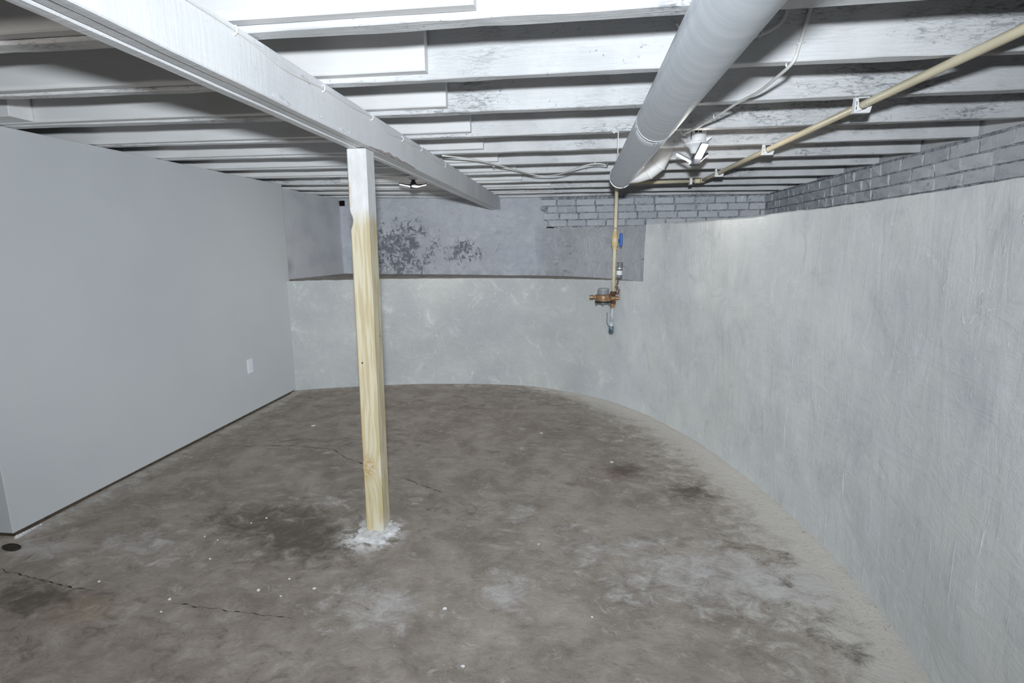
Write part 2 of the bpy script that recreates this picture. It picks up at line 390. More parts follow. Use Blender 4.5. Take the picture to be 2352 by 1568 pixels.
def tube(bm, pts, r, seg=12, caps=True):
    pts = [Vector(p) for p in pts]; rs = r if isinstance(r, (list, tuple)) else [r]*len(pts)
    d = (pts[1]-pts[0]).normalized(); _, a, b = frame(d); rings = []
    for i, p in enumerate(pts):
        t = (pts[min(i+1, len(pts)-1)]-pts[max(i-1, 0)]).normalized()
        a = (a - t*a.dot(t)).normalized(); b = t.cross(a)
        rings.append([bm.verts.new(p + (a*math.cos(k*2*math.pi/seg)+b*math.sin(k*2*math.pi/seg))*rs[i]) for k in range(seg)])
    for q, s in zip(rings, rings[1:]):
        for k in range(seg): bm.faces.new((q[k], q[(k+1) % seg], s[(k+1) % seg], s[k]))
    if caps: bm.faces.new(rings[0][::-1]); bm.faces.new(rings[-1])
    return bm
def ringmesh(bm, p0, p1, ro, ri, seg=32):    # hollow sleeve
    d, a, b = frame(Vector(p1)-Vector(p0)); L = []
    for p, r in ((p0, ro), (p1, ro), (p1, ri), (p0, ri)):
        L.append([bm.verts.new(Vector(p)+(a*math.cos(k*2*math.pi/seg)+b*math.sin(k*2*math.pi/seg))*r) for k in range(seg)])
    for i in range(4):
        q, s = L[i], L[(i+1) % 4]
        for k in range(seg): bm.faces.new((q[k], q[(k+1) % seg], s[(k+1) % seg], s[k]))
    return bm
def lathe(bm, c, prof, seg=28, axis='Z'):
    """prof [(r,h)] turned about an axis through c"""
    c = Vector(c); rings = []
    for r, h in prof:
        ring = []
        for k in range(seg):
            t = 2*math.pi*k/seg
            x, y, z = r*math.cos(t), r*math.sin(t), h
            v = {'Z': (x, y, z), 'X': (z, x, y), 'Y': (x, z, y)}[axis]
            ring.append(bm.verts.new(c+Vector(v)))
        rings.append(ring)
    for q, s in zip(rings, rings[1:]):
        for k in range(seg): bm.faces.new((q[k], q[(k+1) % seg], s[(k+1) % seg], s[k]))
    bm.faces.new(rings[0][::-1]); bm.faces.new(rings[-1])
    return bm
def crs(pts, n):
    """Catmull-Rom resample"""
    P = [Vector(p) for p in pts]; out = []
    P = [P[0]*2-P[1]] + P + [P[-1]*2-P[-2]]
    for i in range(1, len(P)-2):
        for k in range(n):
            t = k/n; a, b, c_, d = P[i-1:i+3]
            out.append(0.5*((2*b)+(c_-a)*t+(2*a-5*b+4*c_-d)*t*t+(3*b-a-3*c_+d)*t*t*t))
    out.append(P[-2]); return out
def resample(pts, n):
    P = [Vector(p) for p in pts]; L = [0]
    for a, b in zip(P, P[1:]): L.append(L[-1]+(b-a).length)
    out = []
    for i in range(n):
        s = L[-1]*i/(n-1); j = 0
        while j < len(P)-2 and L[j+1] < s: j += 1
        t = (s-L[j])/max(1e-9, L[j+1]-L[j]); out.append(P[j].lerp(P[j+1], min(1, t)))
    return out
def N3(x, y, z): return mnoise.noise(Vector((x, y, z)))

# ------------------------------------------------------------------ the setting
XP = -2.60            # face of the smooth partition on the left
YB = 5.99             # old back wall
XB = 1.972            # brick wall on the right
ZJ = 1.867            # underside of the old joists
LEDGE = 1.035
FC = [(-2.75, 4.40), (-2.53, 4.545), (-1.76, 4.783), (-1.1, 4.87), (-.49, 4.856), (-.1, 4.70), (.197, 4.503), (.43, 4.25), (.61, 3.992), (.828, 3.498), (.968, 3.012), (1.057, 2.597), (1.099, 2.225), (1.108, 1.899), (1.092, 1.614), (1.05, 1.2), (1.0, .6), (.97, 0), (.97, -1.4), (.97, -2.6)]
FCS = [(v.x, v.y) for v in crs([(x, y, 0) for x, y in FC], 12)]
SEAM = min(range(len(FCS)), key=lambda i: abs(FCS[i][0]-0.52)+abs(FCS[i][1]-4.12))
FCA = np.array(FCS)

# floor
def build_floor():
    xs = np.concatenate([np.arange(-4.6, -2.8, .2), np.arange(-2.8, 1.3, .025)]); ys = np.concatenate([np.arange(-2.6, .8, .2), np.arange(.8, 5.05, .025)])
    nx, ny = len(xs), len(ys)
    gx, gy = np.meshgrid(xs, ys); P = np.stack([gx.ravel(), gy.ravel(), np.zeros(nx*ny)], 1)
    d = np.full(len(P), 9.0)
    for i in range(0, len(FCA)-1):
        a, b = FCA[i], FCA[i+1]; ab = b-a; t = np.clip(((P[:, :2]-a)@ab)/max(1e-9, ab@ab), 0, 1)
        d = np.minimum(d, np.linalg.norm(P[:, :2]-(a+t[:, None]*ab), axis=1))
    dl = np.where(P[:, 1] > 1.9, np.abs(P[:, 0]-XP), 9)
    # the slab dishes up a little against the curved wall
    P[:, 2] = 0.012*np.exp(-(d/0.05)**2)
    for i in range(len(P)): P[i, 2] += 0.004*N3(P[i, 0]*1.7, P[i, 1]*1.7, 0.3)
    right = np.clip((P[:, 0]+0.6)/0.9, 0, 1)
    edge = np.exp(-(d/0.16)**1.3)*(0.35+0.65*right) + 0.55*np.exp(-(d/0.55)**2)*right
    edge = np.maximum(edge, 0.75*np.exp(-(dl/0.13)**1.5)*(P[:, 1] < 4.6))
    def g(cx, cy, r, s=1.0, k=1.0): return k*np.exp(-(((P[:, 0]-cx)/r)**2+((P[:, 1]-cy)/(r*s))**2))
    dark = g(.29, 3.01, .15) + g(.62, 2.76, .16, 1, .8) + g(-1.55, 2.28, .40, .6, .75) + g(-1.18, 2.06, .34, .7, .8) + g(-2.1, 1.60, .22, .5, .85) + g(-1.0, 4.2, .5, .6, .5) + g(-1.2, 3.4, .6, .6, .4) + g(.83, 1.99, .09, 1, .7) + g(.86, 1.75, .08, 1, .7) + g(.72, 2.3, .12, 1, .45) + g(-.62, 2.5, .3, .5, .45) + g(-1.9, 3.3, .35, .3, .5)+g(-1.6, 1.45, .75, .45, .42)+g(-.6, 1.35, .5, .3, .25)+g(.95,1.62,.06,1,.8)+g(.9,2.2,.05,1,.6)
    lite = g(-.72, 1.69, .20, .8, .8) + g(-.25, 1.82, .16, 1, .7) + g(.39, 2.06, .35, 1, .6) + g(-1.95, 1.95, .35, .5, .6) + g(-1.32, 2.46, .2, .6, .5) + g(-2.4, 1.9, .16, .8, .8) + g(-.19, 3.31, .3, .5, .4) + g(-.05, 2.25, .25, 1, .3) + g(.7, 2.05, .22, 1.2, .5)+g(-.25,2.45,.10,.8,.6)+g(.95,1.95,.12,1.5,.7)
    idx = np.arange(nx*ny).reshape(ny, nx)
    F = np.stack([idx[:-1, :-1], idx[:-1, 1:], idx[1:, 1:], idx[1:, :-1]], -1).reshape(-1, 4)
    me = bpy.data.meshes.new('floor'); me.from_pydata(P.tolist(), [], F.tolist())
    for nme, arr in (('edge', edge), ('dark', dark), ('lite', lite)):
        at = me.attributes.new(nme, 'FLOAT', 'POINT'); at.data.foreach_set('value', arr.astype(np.float32))
    me.materials.append(MAT['concrete'])
    for p in me.polygons: p.use_smooth = True
    o = bpy.data.objects.new('floor', me); C.objects.link(o)
    return struct(o, 'stained grey-brown concrete floor')
floor = build_floor()

def crack(pts, wdt, seed):
    bm = nb(); P = resample(pts, 70); L = []; R_ = []
    for i, p in enumerate(P):
        t = (P[min(i+1, 69)]-P[max(i-1, 0)]).normalized(); n = Vector((-t.y, t.x, 0))
        off = n*0.012*N3(i*0.17, seed, 0); ww = 0.5*wdt*(0.15+1.6*max(0, N3(i*0.31, seed, 5)+.15))*min(1, i/6, (69-i)/6+.05)
        z = 0.0045+0.004*N3(p.x*1.7, p.y*1.7, 0.3)-0.003
        L.append(bm.verts.new((p.x+off.x+n.x*ww, p.y+off.y+n.y*ww, z))); R_.append(bm.verts.new((p.x+off.x-n.x*ww, p.y+off.y-n.y*ww, z)))
    for i in range(69): bm.faces.new((L[i], L[i+1], R_[i+1], R_[i]))
    return obj('crack', bm, 'crack_dirt', floor)
crack([(-2.42, 1.745, 0), (-2.02, 1.67, 0), (-1.86, 1.655, 0)], 0.006, 1)
crack([(-1.52, 1.625, 0), (-1.25, 1.605, 0), (-.98, 1.588, 0)], 0.0045, 2)
crack([(-2.35, 3.14, 0), (-1.9, 3.20, 0), (-1.6, 3.17, 0), (-1.45, 3.03, 0), (-1.16, 2.88, 0)], 0.006, 3)
crack([(-.98, 2.78, 0), (-.86, 2.70, 0), (-.70, 2.62, 0)], 0.007, 4)

bm = nb(); c0 = bm.verts.new((-2.525, 1.893, .004)); rg1 = []
for k in range(24):
    a = 2*math.pi*k/24; rg1.append(bm.verts.new((-2.525+.055*math.cos(a)*(1+.1*N3(k*.5, 1, 1)), 1.893+.026*math.sin(a)-.012*math.cos(a), .0035)))
for k in range(24): bm.faces.new((c0, rg1[k], rg1[(k+1) % 24]))
obj('stain_patch', bm, 'crack_dirt', floor, 'dark oval patch')
for k in range(9):
    t = k/8; x, y = XP+.012+.012*N3(k, 1, 1), 1.972+.11*t; bm = nb(); r_ = .010*(1.2-t*.6)
    bmesh.ops.create_icosphere(bm, subdivisions=1, radius=1.0)
    for v in bm.verts: v.co = Vector((x+v.co.x*r_*(1+.4*N3(v.co.x*3, k, 0)), y+v.co.y*r_*1.3, .004+v.co.z*r_*.9))
    obj('plaster_crumb', bm, 'grout', floor)

# curved lower walls
def wall_strip(path, ztops, z0=-0.02, nz=34, amp=0.006, seed=0.0, mat='plaster', name='wall_right', label=None, push=None):
    n = len(path); bm = nb(); G = []
    for i, (x, y) in enumerate(path):
        a = path[max(i-1, 0)]; b = path[min(i+1, n-1)]
        t = Vector((b[0]-a[0], b[1]-a[1], 0)).normalized(); nn = Vector((t.y, -t.x, 0))
        col = []
        for k in range(nz+1):
            z = z0+(ztops[i]-z0)*k/nz
            d = amp*(N3(x*2.2+seed, y*2.2, z*2.2)+0.5*N3(x*6+seed, y*6, z*6)+0.25*N3(x*15+seed, y*15, z*15))
            if push: d += push(i, z)
            col.append(bm.verts.new((x+nn.x*d, y+nn.y*d, z)))
        G.append(col)
    for i in range(n-1):
        if (Vector(path[i])-Vector(path[i+1])).length < 1e-4: continue
        for k in range(nz): bm.faces.new((G[i][k], G[i+1][k], G[i+1][k+1], G[i][k+1]))
    o = obj(name, bm, mat, smooth=True); return struct(o, label)
def dense(path, n): return [(v.x, v.y) for v in resample([(x, y, 0) for x, y in path], n)]
lowpath = dense(FCS[:SEAM+1], 150)
hipath = dense(FCS[SEAM:SEAM+140], 260)
def lz(i): return LEDGE+0.004*N3(i*0.21, 3, 0)+0.003*N3(i*0.7, 9, 1) + 0.015*max(0, (i-110)/40)
ztop = [1.475+0.005*N3(i*0.08, 1, 4)+0.003*N3(i*0.4, 7, 2) for i in range(260)]
def recess(i, z):   # right of the seam the bench carries on as a soft crease that dies out
    i -= 149
    if i < 0: return 0.0
    return -0.016*min(1, i/25)*max(0, 1-i/85)/(1+math.exp(-(z-1.045+0.0009*i)*90))
allpath = lowpath+hipath
wall_strip(allpath, [lz(i) for i in range(150)]+ztop, nz=40, amp=0.007, mat='plaster', name='wall_right', label='curved grey plaster wall, rough at the far end and trowelled smooth at the side', push=recess)

# ledge and infill
BK = [(-2.75, 6.0, 1.03), (-1.9, 6.0, 1.02), (-1.1, 6.0, 1.01), (-.75, 6.02, 1.0), (-.45, 5.99, 1.0), (-.25, 5.84, 1.003), (.02, 5.50, 1.012), (.33, 4.97, 1.022), (hipath[0][0]*1.05+.006, hipath[0][1]*1.05, 1.030)]
bk = resample(crs(BK, 8), 90); fr = resample([(x, y, 0) for x, y in lowpath], 90)
bm = nb(); A = []; B = []
rows = []
for i in range(90):
    f = fr[i]; zf = lz(i*149/89)
    row = []
    for k in range(9):
        t = k/8; p = Vector((f.x, f.y, zf)).lerp(bk[i], t)
        row.append(bm.verts.new((p.x, p.y, p.z+0.006*N3(p.x*3, p.y*3, 8)*(1 if 0 < k < 8 else 0))))
    rows.append(row)
for i in range(89):
    for k in range(8): bm.faces.new((rows[i][k], rows[i+1][k], rows[i+1][k+1], rows[i][k+1]))
struct(obj('ledge', bm, 'ledge', smooth=True), 'dusty concrete ledge along the top of the bench wall').name = 'trim_1'
infill = [(v.x, v.y) for v in resample(crs(BK, 8), 120) if v.x > -.62]
infill = dense(infill, 70)
zt = [1.525-0.045*(i/69)+0.006*N3(i*0.15, 2, 6) for i in range(70)]
wall_strip(infill, zt, z0=1.0, nz=20, amp=0.012, seed=5, mat='render', name='wall_back_infill', label='limewashed render under the brick courses')
bm = nb(); q0, q1 = infill[-1], hipath[0]
vs = [bm.verts.new((q0[0], q0[1], .99)), bm.verts.new((q1[0], q1[1]+.004, .99)), bm.verts.new((q1[0], q1[1]+.004, 1.474)), bm.verts.new((q0[0], q0[1], 1.478))]
bm.faces.new(vs); struct(obj('wall_right_return', bm, 'plaster'), 'end of the smooth plaster above the ledge')
# flat top behind the curved wall (bench in front of the bricks)
capf = [Vector((x, y, z)) for (x, y), z in zip(infill, zt)] + [Vector((x, y, z)) for (x, y), z in zip(hipath, ztop)][1:]
bm = nb(); pa = pb = None
for p in capf:
    if p.y < 0.9: break
    k = min((XB+.03)/p.x if p.x > 0.01 else 99, (YB+.03)/p.y)
    a = bm.verts.new(p); b = bm.verts.new((p.x*k, p.y*k, p.z-0.005))
    if pa: bm.faces.new((pa, a, b, pb))
    pa, pb = a, b
struct(obj('trim_2', bm, 'ledge'), 'rough flat top of the curved plaster wall')

# old back wall: mortar core, bricks, render coat
bm = nb(); box(bm, -2.95, 2.3, YB+.012, YB+.25, 0.9, 2.06)
wall_back = struct(obj('wall_back', bm, 'mortar'), 'old whitewashed back wall')
bm = nb(); box(bm, XB+.012, 2.16, 0.9, YB+.2, 0.9, 1.842)
wall_brick = struct(obj('wall_right_upper', bm, 'mortar'), 'painted brick wall above the curved plaster')
# render coat on the left part of the back wall, ragged edge against the bricks
bm = nb(); rows = []
nzr, nxr = 60, 150
for k in range(nzr+1):
    z = 0.98+(2.03-0.98)*k/nzr; row = []
    xe = -0.335+0.05*N3(z*7, 1, 2)+0.03*N3(z*21, 4, 2) - (0.05 if 1.70 < z else 0)*(1) + (0.10 if z < 1.525 else 0)
    for i in range(nxr+1):
        x = -2.80+(xe+2.80)*i/nxr
        d = 0.010*(N3(x*2.5, z*2.5, 11)+.5*N3(x*8, z*8, 2)+.25*N3(x*20, z*20, 3))
        y = YB-0.006+d if i < nxr else YB+.016
        row.append(bm.verts.new((x, y, z)))
    rows.append(row)
for k in range(nzr):
    for i in range(nxr): bm.faces.new((rows[k][i], rows[k][i+1], rows[k+1][i+1], rows[k+1][i]))
obj('render_coat', bm, 'render', wall_back, 'limewashed render with dark worn blotches', smooth=True)

BRICKM = []
for v in range(10):
    bm = nb(); box(bm, -.5, .5, -.5, .5, -.5, .5)
    bmesh.ops.subdivide_edges(bm, edges=bm.edges[:], cuts=1, use_grid_fill=True)
    r2 = random.Random(v)
    for p in bm.verts:
        co = p.co
        k = sum(abs(abs(q)-.5) < 1e-4 for q in co)
        if k >= 2: co *= 0.965
        p.co = co+Vector((r2.uniform(-.012, .012), r2.uniform(-.10, .10), r2.uniform(-.03, .03)))
    me = bpy.data.meshes.new('brick'); bmesh.ops.recalc_face_normals(bm, faces=bm.faces); bm.to_mesh(me); bm.free()
    me.materials.append(MAT['brick'])
    for p in me.polygons: p.use_smooth = False
    BRICKM.append(me)
def brick(parent, loc, L, D, Hh, rz):
    o = bpy.data.objects.new('brick', rnd.choice(BRICKM)); C.objects.link(o)
    o.parent = parent; o.location = loc; o.scale = (L, D, Hh)
    o.rotation_euler = (rnd.uniform(-.006, .006), rnd.uniform(-.005, .005), rz)
CH = 0.0745
for c_ in range(5):
    zc = 1.4985+CH*c_; x = -0.62+(0.106 if c_ % 2 else 0)+rnd.uniform(-.02, .02)
    while x < XB+.05:
        L = rnd.choice([.2, .2, .205, .195, .2, .1]) if c_ != 1 else .2
        x1 = min(x+L, XB+.02)
        if x1-x > .03 and x > -0.52: brick(wall_back, ((x+x1)/2, YB+.03, zc), x1-x, .060, .0625, 0)
        x += L+.0125
    y = YB+.0; y -= 0.1*(c_ % 2)+rnd.uniform(0, .04)
    while y > 1.5:
        L = rnd.choice([.2, .2, .2, .1, .205])
        brick(wall_brick, (XB+.032+0.004*math.sin(y*3+c_), y-L/2, zc+0.004*N3(y, c_, 0)-.006), L, .062, .0655, math.pi/2)
        y -= L+.0125
# dark loose mortar pocket at the end of the infill
bm = nb(); box(bm, -.325, -.24, YB-.02, YB+.02, 1.515, 1.535, .006); obj('gap', bm, 'dark_void', wall_back)
bm = nb(); box(bm, -2.718, -2.655, YB-.013, YB+.03, 1.805, 1.865); obj('pocket', bm, 'dark_void', wall_back, 'small dark beam pocket')

# partition, its return, the recess wall behind it
ZP = 1.884
bm = nb(); box(bm, XP-.115, XP, 1.967, 4.56, 0.022, ZP, .003)
wall_left = struct(obj('wall_left', bm, 'drywall'), 'smooth grey drywall partition')
bm = nb(); box(bm, XP-.10, XP-.012, 1.98, 4.50, 0.0, 0.03)
struct(obj('trim_3', bm, 'bare'), 'dark wooden sole plate under the partition')
bm = nb(); box(bm, -4.6, XP-.1145, 1.969, 2.08, 0.012, ZP)
struct(obj('wall_left_return', bm, 'drywall'), 'grey drywall return at the end of the partition')
bm = nb(); box(bm, -2.86, -2.72, 4.50, YB+.02, 0.99, ZP-.004)
struct(obj('wall_left_recess', bm, 'drywall2'), 'grey painted wall of the recess above the ledge')
# rest of the basement, behind the camera
bm = nb(); box(bm, -4.75, 1.2, -2.75, -2.6, -.05, 2.06)
struct(obj('wall_front', bm, 'drywall'), 'plain wall behind')
bm = nb(); box(bm, -4.75, -4.6, -2.7, 2.0, -.05, 2.06)
struct(obj('wall_left_far', bm, 'drywall'), 'plain side wall')
bm = nb(); box(bm, .98, 2.3, -2.7, 0.92, -.05, 2.06)
struct(obj('wall_right_near', bm, 'rough_plaster'), 'plain side wall')
bm = nb(); box(bm, -4.75, 2.4, -2.75, 6.25, 2.045, 2.10)
struct(obj('ceiling', bm, 'old'), 'floor boards above the joists')
bm = nb(); box(bm, 2.12, 2.17, .92, 6.2, 1.842, 2.05)
struct(obj('trim_4', bm, 'old'), 'painted rim board on the brick wall')
bm = nb(); box(bm, -4.6, -2.9, 2.08, 6.2, -.05, 0.0); struct(obj('floor_far', bm, 'concrete'), 'concrete floor behind the partition')
bm = nb(); box(bm, -4.75, -4.6, 2.0, 6.2, -.05, 2.06); struct(obj('wall_left_back', bm, 'drywall'), 'plain side wall')

# ------------------------------------------------------------------ joists
YF = [-.88, -.42, .05, .51, .97, 1.43, 1.855, 2.30, 2.775, 3.235, 3.71, 4.16, 4.655, 5.13, 5.565, 5.935]
TH = [.048]*5+[.055, .042, .05, .046, .048, .046, .046, .048, .046, .046, .045]
ZL = [1.885]*10+[1.886, 1.886, 1.888, 1.890, 1.888, 1.888]
ZM = [1.867]*10+[1.868, 1.866, 1.862, 1.858, 1.857, 1.853]
ZR = [1.867]*10+[1.868, 1.866, 1.859, 1.850, 1.840, 1.838]
ENDS = [None, None, None, None, -.30, -.244, -.487, -.526, -.522, -.538, -.523, -.450, -.458, -.235, -.223, -.225]
ORD = ['first', 'second', 'third', 'fourth', 'fifth', 'sixth', 'seventh', 'eighth', 'ninth', 'tenth', 'eleventh', 'twelfth', 'thirteenth', 'fourteenth', 'fifteenth', 'sixteenth']
def zbot(i, x):
    if x < -.9: return ZM[i]+(ZL[i]-ZM[i])*(-.9-x)/1.7
    if x < .4: return ZM[i]
    return ZM[i]+(ZR[i]-ZM[i])*(x-.4)/1.4
def timber(name, x0, x1, y0, y1, zb, zt, mat, rough, seed, bev=.003):
    bm = nb(); n = max(2, int((x1-x0)/.07)); prev = None
    for i in range(n+1):
        x = x0+(x1-x0)*i/n; j = rough
        f = lambda k: j*N3(x*5, seed, k)+j*.6*N3(x*17, seed, k+10)
        z = zb(x)
        pr = [(y0+f(0), z+f(1)+bev), (y0+bev+f(0), z+f(1)), (y1-bev+f(2), z+f(3)), (y1+f(2), z+f(3)+bev), (y1+f(2), zt), (y0+f(0), zt)]
        ring = [bm.verts.new((x, a, b)) for a, b in pr]
        if prev:
            for k in range(6): bm.faces.new((prev[k], prev[(k+1) % 6], ring[(k+1) % 6], ring[k]))
        else: bm.faces.new(ring)
        prev = ring
    bm.faces.new(prev[::-1])
    return obj(name, bm, mat, origin=(x0, (y0+y1)/2, zb(x0)))
for i, yf in enumerate(YF):
    o = timber('joist', -3.35, 2.10, yf-TH[i], yf, (lambda x, i=i: zbot(i, x)), 2.044, 'old', .0028, i*3.1)
    nth = ORD[len(YF)-1-i]
    tag(o, 'rough old white-painted ceiling joist, '+nth+' from the back wall', 'joist', 'old ceiling joists')
    if ENDS[i] is not None:
        y1 = yf-TH[i]-.0035; x0 = -3.30 if i != 12 else -2.05
        o = timber('sister_board', x0, ENDS[i], y1-.038, y1, (lambda x, i=i: zbot(i, x)+.015-.012*max(0, min(1, (-.9-x)/1.7))), 2.040, 'board', .0006, i*7.7+1, .004)
        tag(o, 'smooth white board doubling the '+nth+' ceiling joist from the back wall', 'board', 'boards doubling the old joists')
# short block on the third visible joist by the partition
bm = nb(); box(bm, -2.64, -2.40, 2.10, 2.205, 1.889, 2.03, .003)
tag(obj('blocking', bm, 'board', origin=(-2.52, 2.15, 1.889)), 'short white wooden block fixed to a joist above the partition', 'block')

# ------------------------------------------------------------------ beam
def ply(parent, x0, x1, zb, seed):
    bm = nb(); n = 150; prev = None
    for i in range(n+1):
        y = -2.55+(6.12+2.55)*i/n
        f = lambda k: .0010*N3(y*4, seed, k)+.0008*N3(y*19, seed, k+7)
        b = .003
        pr = [(x0+f(0), zb+b+f(1)), (x0+b+f(0), zb+f(1)), (x1-b+f(2), zb+f(1)), (x1+f(2), zb+b+f(1)), (x1+f(2), 1.862), (x0+f(0), 1.862)]
        ring = [bm.verts.new((a, y, c_)) for a, c_ in pr]
        if prev:
            for k in range(6): bm.faces.new((prev[k], prev[(k+1) % 6], ring[(k+1) % 6], ring[k]))
        else: bm.faces.new(ring)
        prev = ring
    bm.faces.new(prev[::-1])
    return obj('ply', bm, 'beam', parent)
beam = thing('support_beam', 'white built-up wooden beam of three planks carried by the post', 'beam', (-.888, 2.2, 1.729))
ply(beam, -.940, -.9065, 1.7275, 1); ply(beam, -.9035, -.8725, 1.731, 2); ply(beam, -.8695, -.838, 1.7285, 3)
# splintered stretch of the lower edge beyond the post
bm = nb(); pv = None
for i in range(26):
    t = i/25; y = 2.16+.62*t; h = .004+.016*abs(N3(y*9, 1, 1))
    h *= min(1, 6*t+.1, 6*(1-t)+.1)
    ring = [bm.verts.new(v) for v in ((-.8375-.002, y, 1.7265), (-.8345, y, 1.7285+h*.3), (-.8355+.002*N3(y*30, 2, 2), y, 1.7285+h), (-.840, y, 1.7285+h*1.05))]
    if pv:
        for k in range(3): bm.faces.new((pv[k], pv[k+1], ring[k+1], ring[k]))
    pv = ring
obj('splintered_edge', bm, 'splinter_wood', beam, 'splintered reddish bare wood')
for (y, z, s) in ((1.49, 1.742, .03), (1.53, 1.737, .02), (1.75, 1.747, .012), (1.90, 1.738, .02), (1.97, 1.742, .016)):
    bm = nb(); vs = []
    for k in range(7):
        a = 2*math.pi*k/7; r = s*(.5+.5*abs(N3(k*1.3, y, 0)))
        vs.append(bm.verts.new((-.8365-.001*(k % 2), y+r*1.8*math.cos(a), z+r*.6*math.sin(a))))
    c0 = bm.verts.new((-.8335, y, z))
    for k in range(7): bm.faces.new((c0, vs[k], vs[(k+1) % 7]))
    obj('paint_flake', bm, 'beam', beam)

# ------------------------------------------------------------------ post
post = thing('wooden_post', 'pale treated timber post, sprayed white at the top, under the beam', 'post', (-.921, 2.23, 0))
bm = nb(); pv = None
for i in range(121):
    z = 0.004+(1.7265-.004)*i/120; lean = .010*z
    x0, x1, y0, y1 = -.966+lean+.0, -.882+lean, 2.184, 2.278
    nick = 0
    if 1.40 < z < 1.475: nick = .012*math.sin((z-1.40)/.075*math.pi)
    if .30 < z < .36: nick = -.003*math.sin((z-.30)/.06*math.pi)
    b = .005; w1 = .0012*N3(z*5, 1, 1)
    pr = [(x0+nick+w1, y0+b), (x0+b+nick+w1, y0), (x1-b, y0), (x1, y0+b), (x1, y1-b), (x1-b, y1), (x0+b, y1), (x0+nick*.5, y1-b)]
    ring = [bm.verts.new((a, c_, z)) for a, c_ in pr]
    if pv:
        for k in range(8): bm.faces.new((pv[k], pv[(k+1) % 8], ring[(k+1) % 8], ring[k]))
    else: bm.faces.new(ring)
    pv = ring
bm.faces.new(pv[::-1])
obj('timber', bm, 'post', post)
for (x, y, z) in ((-.873, 2.215, 1.475), (-.876, 2.205, 1.425), (-.874, 2.25, .93), (-.935, 2.1835, .82)):
    bm = nb(); lathe(bm, (x, y, z), [(.004, -.0015), (.004, .0015), (.001, .003)], 8, 'X' if y > 2.19 else 'Y'); obj('nail', bm, 'dark_bronze', post)
# grade stamp on the right face
for k, (dy, dz, h_, w_) in enumerate(((0, 0, .035, .004), (.012, .004, .030, .004), (.024, 0, .035, .004), (.012, -.014, .004, .022))):
    bm = nb(); box(bm, -.8745, -.8728, 2.232+dy-w_/2, 2.232+dy+w_/2, 1.005+dz-h_/2, 1.005+dz+h_/2)
    obj('stamp_mark', bm, 'wire_grey', post, 'worn grade stamp')
# crumbly plaster around its foot
bm = nb(); c0 = bm.verts.new((-.92, 2.20, .012)); r1 = []; r2_ = []
for k in range(48):
    a = 2*math.pi*k/48; ex = 0.095+.03*N3(math.cos(a)*2, math.sin(a)*2, 3)+.014*N3(math.cos(a)*7, math.sin(a)*7, 5)
    if -2.4 < a-2*math.pi < -.8: ex += .02
    r1.append(bm.verts.new((-.92+ex*.78*math.cos(a), 2.205+ex*.8*math.sin(a), .011+.003*N3(a*4, 1, 1)))); r2_.append(bm.verts.new((-.92+ex*math.cos(a), 2.205+ex*math.sin(a), .0005)))
for k in range(48):
    q = (k+1) % 48; bm.faces.new((c0, r1[k], r1[q])); bm.faces.new((r1[k], r2_[k], r2_[q], r1[q]))
tag(obj('plaster_patch', bm, 'grout', origin=(-.92, 2.205, 0)), 'crumbly white plaster patch around the foot of the wooden post', 'plaster')

# ------------------------------------------------------------------ duct
XD, ZD, RD, YE = .302, 1.786, .0765, 3.80
duct = thing('round_duct', 'round galvanised steel air duct hanging under the joists', 'duct', (XD, 2.0, ZD-RD))
bm = nb(); tube(bm, [(XD, y, ZD) for y in np.linspace(-2.3, 2.16, 24)], RD, 56, False); obj('duct_section', bm, 'duct', duct, smooth=True)
bm = nb(); tube(bm, [(XD, y, ZD) for y in np.linspace(2.14, YE, 14)], RD-.0018, 56, True); o = obj('duct_section', bm, 'duct', duct, smooth=True)
bm = nb(); ringmesh(bm, (XD, 2.152, ZD), (XD, 2.161, ZD), RD+.0016, RD-.001, 56); obj('joint_ring', bm, 'seam_steel', duct, smooth=True)
bm = nb(); ringmesh(bm, (XD, YE-.006, ZD), (XD, YE+.004, ZD), RD+.003, RD-.006, 56); obj('end_rim', bm, 'seam_steel', duct, smooth=True)
bm = nb(); lathe(bm, (XD, YE-.001, ZD), [(RD-.003, 0), (RD-.003, .003)], 56, 'Y'); obj('end_cap', bm, 'duct', duct)
for a in (math.radians(195), math.radians(-80)):
    bm = nb(); x, z = XD+(RD-.0012)*math.cos(a), ZD+(RD-.0012)*math.sin(a)
    tube(bm, [(x, 2.17, z), (x, YE, z)], .0026, 8); obj('seam', bm, 'duct', duct)
a = math.radians(188); x, z = XD+(RD-.0004)*math.cos(a), ZD+(RD-.0004)*math.sin(a)
bm = nb(); tube(bm, [(x, -2.2, z), (x, 2.15, z)], .0022, 8); obj('seam', bm, 'duct', duct)
for (y, a) in ((2.19, -92), (2.185, -165), (2.19, -30), (3.62, -15), (3.63, -150)):
    a = math.radians(a); d = Vector((math.cos(a), 0, math.sin(a)))
    p = Vector((XD, y, ZD))+d*(RD-.002); bm = nb(); tube(bm, [p, p+d*.004, p+d*.006], [.004, .0038, .001], 8); obj('screw', bm, 'seam_steel', duct)
# strap hanger
bm = nb(); ys = 2.74
box(bm, .170, .200, ys-.010, ys+.010, 1.8635, 1.8665); box(bm, .198, .2012, ys-.009, ys+.009, 1.765, 1.8665)
obj('hanger_strap', bm, 'white_enamel', duct)
bm = nb(); lathe(bm, (.180, ys, 1.862), [(.0055, -.002), (.006, 0), (.003, .0015)], 10); obj('screw', bm, 'seam_steel', duct)
bm = nb(); box(bm, XD+.0785, XD+.081, 3.20, 3.216, 1.755, 1.858); obj('hanger_strap', bm, 'white_enamel', duct)
